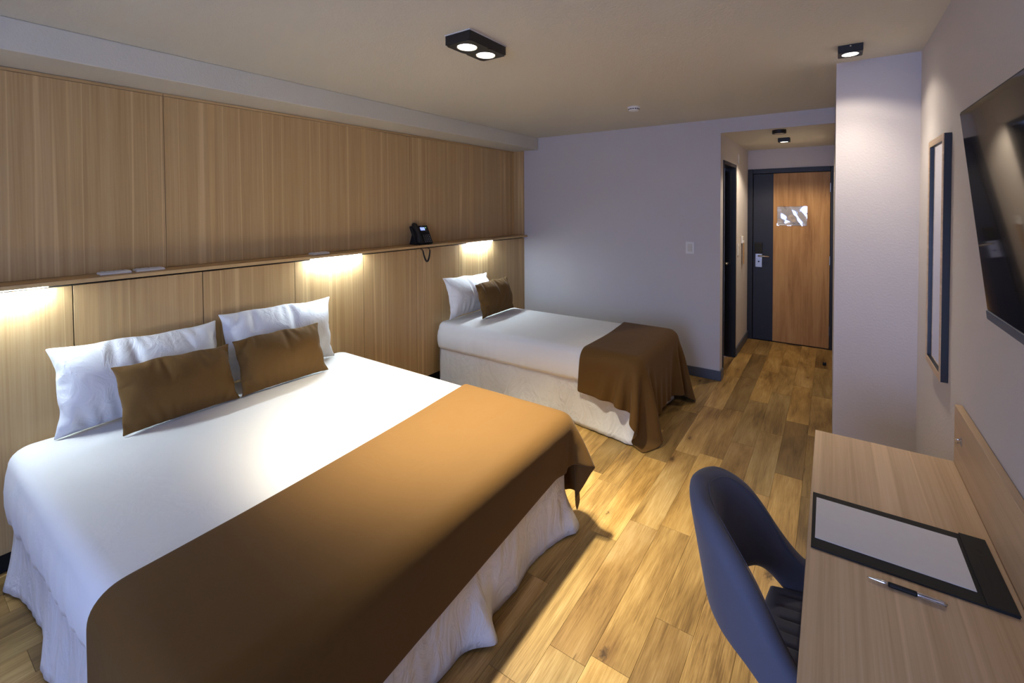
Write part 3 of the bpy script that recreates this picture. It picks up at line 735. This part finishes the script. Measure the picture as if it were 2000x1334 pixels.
lightobj('spot_beam', 'SPOT', (0, 0, -0.006), P_SPOT_CORE, (1.0, 0.88, 0.72), sl, 100, 1.0, 0.02)
hl = thing('ceiling_spotlight', 'black ceiling spotlight with a lit lamp close to the entrance door', 'ceiling light', (2.687, 5.215, 2.288)); O = (2.687, 5.215, 2.288)
MB(O).box(2.635, 2.739, 5.165, 5.265, 2.292, ZH-0.0005).build('housing', 'lampblack', hl, bevel=0.002)
fb = MB(O); bezel(fb, 2.687, 5.215, 0.036, 2.635, 2.739, 5.165, 5.265, 2.288, 2.292); fb.build('face_plate', 'lampblack', hl)
MB(O).lathe((2.687, 5.215, 2.288), [(0.035, 0.001), (0.035, 0.0035)], 32).build('lamp_lens', 'lens_hall', hl)
lightobj('spot_beam', 'SPOT', (0, 0, -0.006), P_HALL, (1.0, 0.84, 0.62), hl, 140, 0.35, 0.02)
rl = thing('ceiling_spotlight', 'round black ceiling lamp that is unlit at the mouth of the hall', 'ceiling light', (2.693, 4.63, 2.294)); O = (2.693, 4.63, 2.294)
MB(O).lathe(O, [(0.056, 0.0325), (0.056, 0.002), (0.054, 0.0), (0.042, 0.0), (0.040, 0.004), (0.0, 0.004)], 36).build('housing', 'lampblack', rl)
MB(O).lathe(O, [(0.039, 0.0015), (0.039, 0.0035)], 32).build('lamp_lens', 'offwhite', rl)
dt = thing('smoke_detector', 'small round white smoke detector on the ceiling', 'smoke detector', (1.743, 3.545, ZC-0.035)); O = (1.743, 3.545, ZC-0.035)
MB(O).lathe(O, [(0.050, 0.0345), (0.050, 0.026), (0.046, 0.022)], 36).build('base', 'white_plastic', dt)
MB(O).lathe(O, [(0.044, 0.022), (0.042, 0.008), (0.034, 0.002), (0.0, 0.0)], 36).build('head', 'white_plastic', dt)
for k in range(14):
    a = 2*math.pi*k/14; c, s_ = math.cos(a), math.sin(a); cx, cy = O[0]+0.0432*c, O[1]+0.0432*s_
    b = MB(O); u_, n_ = (-s_*0.006, c*0.006), (c*0.0008, s_*0.0008)
    vs = [(cx+u_[0]*i+n_[0]*j, cy+u_[1]*i+n_[1]*j, O[2]+z) for z in (0.011, 0.018) for i, j in ((-1, -1), (1, -1), (1, 1), (-1, 1))]
    b.add(vs, [(3, 2, 1, 0), (4, 5, 6, 7), (0, 1, 5, 4), (1, 2, 6, 5), (2, 3, 7, 6), (3, 0, 4, 7)]); b.build('vent_slot', 'darkrubber', dt)

# ------------------------------------------------------------------ desk
DX0, DXS, DYF, DYN, DZT = 3.047, 3.4585, 2.122, 0.60, 0.75
dk = thing('wall_desk', 'pale oak desk fixed along the wall under the television', 'desk', (3.25, 1.36, 0)); O = (3.25, 1.36, 0)
MB(O).box(DX0, DXS-0.0005, DYN, DYF, DZT-0.025, DZT).build('desk_top', 'desk', dk, bevel=0.0012, seg=1)
MB(O).box(DXS, XR-0.0008, DYN, DYF, DZT-0.09, 0.952).build('splashback', 'desk', dk, bevel=0.0012, seg=1)
for y in (DYN+0.03, DYF-0.20):
    MB(O).box(DX0+0.06, DXS-0.001, y, y+0.025, 0.0005, DZT-0.0255).build('side_panel', 'desk_z', dk, bevel=0.0012, seg=1)
MB(O).box(DXS-0.06, DXS-0.04, DYN+0.055, DYF-0.20, 0.45, DZT-0.0255).build('back_rail', 'desk', dk)
g = MB(O).tube([(DXS, 2.012, 0.872), (DXS-0.014, 2.012, 0.872), (DXS-0.014, 2.012, 0.860), (DXS, 2.012, 0.860)], 0.0035, 8).build('metal_clip', 'chrome', dk, smooth=True)
MB(O).box(DXS-0.002, DXS-0.0002, 2.004, 2.020, 0.852, 0.879).build('clip_plate', 'chrome', g, bevel=0.0006, seg=1)

# blotter, paper, pen
bl = thing('desk_blotter', 'black leatherette desk blotter lying on the oak desk', 'blotter', (3.249, 1.515, DZT+0.0005), (0, 0, math.radians(0.6)))
MB().box(-0.194, 0.193, -0.136, 0.132, 0.0, 0.0045).build('board', 'leather', bl, bevel=0.0015)
hd = MB().box(0.141, 0.1945, -0.1365, 0.1325, 0.0046, 0.0078).build('header_bar', 'leather', bl, bevel=0.0015)
rr = random.Random(3)
yq = -0.062
while yq < 0.045:      # pressed lettering, too worn to read: small strokes
    h_ = rr.uniform(0.003, 0.006)
    MB().box(0.166-0.003, 0.166+rr.uniform(0.001, 0.003), yq, yq+h_, 0.0078, 0.0081).build('embossed_mark', 'darkrubber', hd)
    yq += h_+0.0022
arc = [(0.166+0.012*math.cos(a)-0.006, 0.058+0.016*math.sin(a), 0.0079) for a in np.linspace(-1.2, 1.2, 12)]
MB().tube(arc, 0.0006, 5).build('embossed_mark', 'darkrubber', hd)
pp = MB((3.222, 1.516, DZT+0.0056)).box(3.064, 3.381, 1.417, 1.617, DZT+0.0056, DZT+0.0068).build('paper_sheet', 'paper'); pp.rotation_euler = (0, 0, math.radians(0.3))
tag(pp, 'blank white paper sheet lying on the black blotter', 'paper')
pn = thing('ballpoint_pen', 'chrome and black ballpoint pen lying on the desk beside the blotter', 'pen', (3.245, 1.334, DZT+0.0062), (0, 0, math.radians(0.5)))
MB().lathe((0, 0, 0), [(0.0006, -0.072), (0.0012, -0.068), (0.0034, -0.052), (0.0044, -0.040), (0.0046, -0.031)], 16, 'x').build('tip', 'chrome', pn, smooth=True)
MB().lathe((0, 0, 0), [(0.0052, -0.031), (0.0056, -0.028), (0.0056, 0.018), (0.0052, 0.020)], 16, 'x').build('grip', 'darkrubber', pn, smooth=True)
MB().lathe((0, 0, 0), [(0.0049, 0.020), (0.0050, 0.022), (0.0050, 0.066), (0.0042, 0.069), (0.0022, 0.070), (0.0022, 0.073)], 16, 'x').build('barrel', 'chrome', pn, smooth=True)
MB().box(0.026, 0.070, -0.0085, -0.0065, -0.001, 0.002).box(0.066, 0.070, -0.0085, -0.003, -0.001, 0.002).build('clip', 'chrome', pn, bevel=0.0005, seg=1)

# ------------------------------------------------------------------ television (tilted on its bracket)
TVW, TVH = 0.735, 0.435
tv = thing('television', 'black flat television tilted forward on the wall above the desk', 'television', (3.372, 1.322, 1.416), (0, 0, math.radians(0.3)))
tilt = math.radians(-6.6)
def tvp(b, x0, x1, y0, y1, z0, z1):
    m0 = len(b.v); b.box(x0, x1, y0, y1, z0, z1)
    for i in range(m0, len(b.v)):
        x, y, z = b.v[i]; b.v[i] = (x*math.cos(tilt)+z*math.sin(tilt), y, -x*math.sin(tilt)+z*math.cos(tilt))
    return b
tvp(MB(), 0.0, 0.022, -TVW, 0.0, 0.0, TVH).build('casing', 'black', tv, bevel=0.002)
tvp(MB(), -0.0015, -0.0002, -TVW+0.004, -0.004, 0.014, TVH-0.004).build('screen', 'screen', tv)
tvp(MB(), -0.004, 0.010, -TVW, 0.0, -0.008, 0.0125).build('bottom_bar', 'slate', tv, bevel=0.003)
MB().box(0.012, 0.098, -0.46, -0.27, 0.10, 0.26).build('wall_bracket', 'black', tv)

# ------------------------------------------------------------------ wall mirror
mr = thing('wall_mirror', 'tall narrow mirror in an oak faced black frame beside the pillar', 'mirror', (XR, 2.525, 1.445)); O = (XR, 2.525, 1.445)
MX, MYa, MYb, MZa, MZb, MF = 3.4545, 2.362, 2.690, 0.950, 1.930, 0.026
for nm, bx in (('frame_stile', (MYa, MYa+MF, MZa, MZb)), ('frame_stile', (MYb-MF, MYb, MZa, MZb)), ('frame_rail', (MYa+MF, MYb-MF, MZa, MZa+MF)), ('frame_rail', (MYa+MF, MYb-MF, MZb-MF, MZb))):
    f_ = MB(O).box(MX+0.0025, XR-0.0008, *bx).build(nm, 'black', mr, bevel=0.0008, seg=1)
    MB(O).box(MX, MX+0.0024, *bx).build('oak_facing', 'desk', f_)
MB(O).box(XR-0.0160, XR-0.0135, MYa+MF-0.001, MYb-MF+0.001, MZa+MF-0.001, MZb-MF+0.001).build('mirror_glass', 'mirror', mr)

# ------------------------------------------------------------------ chair (faces the desk)
CH = (3.056, 1.378, 0)
ch = thing('desk_chair', 'blue grey upholstered chair with open curved back pushed under the desk', 'chair', CH, (0, 0, math.radians(6)))
def shell():
    TH = np.radians(np.linspace(-118, 118, 97)); rows = []
    for th in TH:
        a = abs(math.degrees(th))
        ss = lambda e0, e1: (lambda t: t*t*(3-2*t))(min(1, max(0, (a-e0)/(e1-e0))))
        zt = sum(np.interp(a+q, [0, 30, 45, 52, 60, 67, 76, 86, 100, 125], [.868, .845, .805, .778, .735, .68, .62, .57, .535, .52]) for q in (-6, -3, 0, 3, 6))/5
        zb = sum(np.interp(a+q, [0, 45, 55, 65, 78, 125], [.535, .535, .53, .50, .44, .425]) for q in (-6, -3, 0, 3, 6))/5
        zb = min(zb, zt-0.06)
        tk = 0.062-0.022*ss(40, 118)
        loop = []
        H = zt-zb; nh = 9; rr_ = tk/2
        prof = []
        for k in range(nh): prof.append((-rr_, zb+rr_*1.3+(H-2.6*rr_)*k/(nh-1)))
        for k in range(1, 6): an = math.pi-math.pi*k/6; prof.append((rr_*math.cos(an), zt-rr_*1.3+rr_*1.3*math.sin(an)))
        for k in range(nh): prof.append((rr_, zt-rr_*1.3-(H-2.6*rr_)*k/(nh-1)))
        for k in range(1, 6): an = -math.pi*k/6; prof.append((rr_*math.cos(an), zb+rr_*1.3+rr_*1.3*math.sin(an)))
        for off, z in prof:
            lean = 0.06*max(0, z-0.45)*(0.5+0.5*math.cos(th))
            Rx, Ry = 0.205+lean+0.12*(z-0.45)+off, 0.218+0.04*(z-0.45)+off
            fx = 0.16*max(0, -math.cos(th)); loop.append((-Rx*math.cos(th)+fx, Ry*math.sin(th), z))
        rows.append(loop)
    P = np.array(rows); b = MB(); b.grid(P, cv=True); m = P.shape[1]; n0 = (P.shape[0]-1)*m
    b.f.append(tuple(range(m-1, -1, -1))); b.f.append(tuple(n0+k for k in range(m))); return b, P
b, SP = shell(); bk = b.build('backrest', 'velvet', ch, smooth=True, sub=1)
MB().tube([tuple(Vector(SP[i, 9])+Vector((0, 0, 0.0012))) for i in range(6, 91)], 0.0016, 6).build('piping', 'velvet', bk, smooth=True)
# channelled seat
n = 72; U, V = np.meshgrid(np.linspace(-1, 1, n), np.linspace(-1, 1, n), indexing='ij')
sx = 0.225*U*np.sqrt(1-0.42*V**2/2*1.0)+0.105; sy = 0.218*V*np.sqrt(1-0.42*U**2/2*1.0)
er = np.maximum(np.abs(U), np.abs(V)); edge = np.clip((er-0.86)/0.14, 0, 1)
gro = np.abs(((V*0.218+0.2)/0.046) % 1-0.5)*2
inn = np.clip((0.84-np.abs(U))/0.1, 0, 1)
sz = 0.478-0.030*(1-np.sqrt(np.clip(1-edge**2, 0, 1)))-0.013*np.clip((gro-0.66)/0.34, 0, 1)**1.5*inn
Ps = np.stack([sx, sy, sz], -1); b = MB(); b.grid(Ps); lowp = Ps.copy(); lowp[..., 2] = 0.415; 
b.grid(lowp[:, ::-1])
rim = lambda Q: np.concatenate([Q[:, 0], Q[-1, 1:], Q[-2::-1, -1], Q[0, -2:0:-1]])
rg = np.stack([rim(Ps), rim(lowp)], 0); b.grid(rg, cv=True)
b.build('seat', 'velvet', ch, smooth=True, weld=True, angle=1.2)
MB().box(-0.08, 0.26, -0.17, 0.17, 0.385, 0.4145).build('seat_frame', 'black', ch, bevel=0.01)
for sx_ in (-1, 1):
    for sy_ in (-1, 1):
        MB().tube([(0.09+sx_*0.15, sy_*0.15, 0.386), (0.09+sx_*0.195, sy_*0.195, 0.0005)], [0.019, 0.011], 14).build('leg', 'legwood', ch, smooth=True)
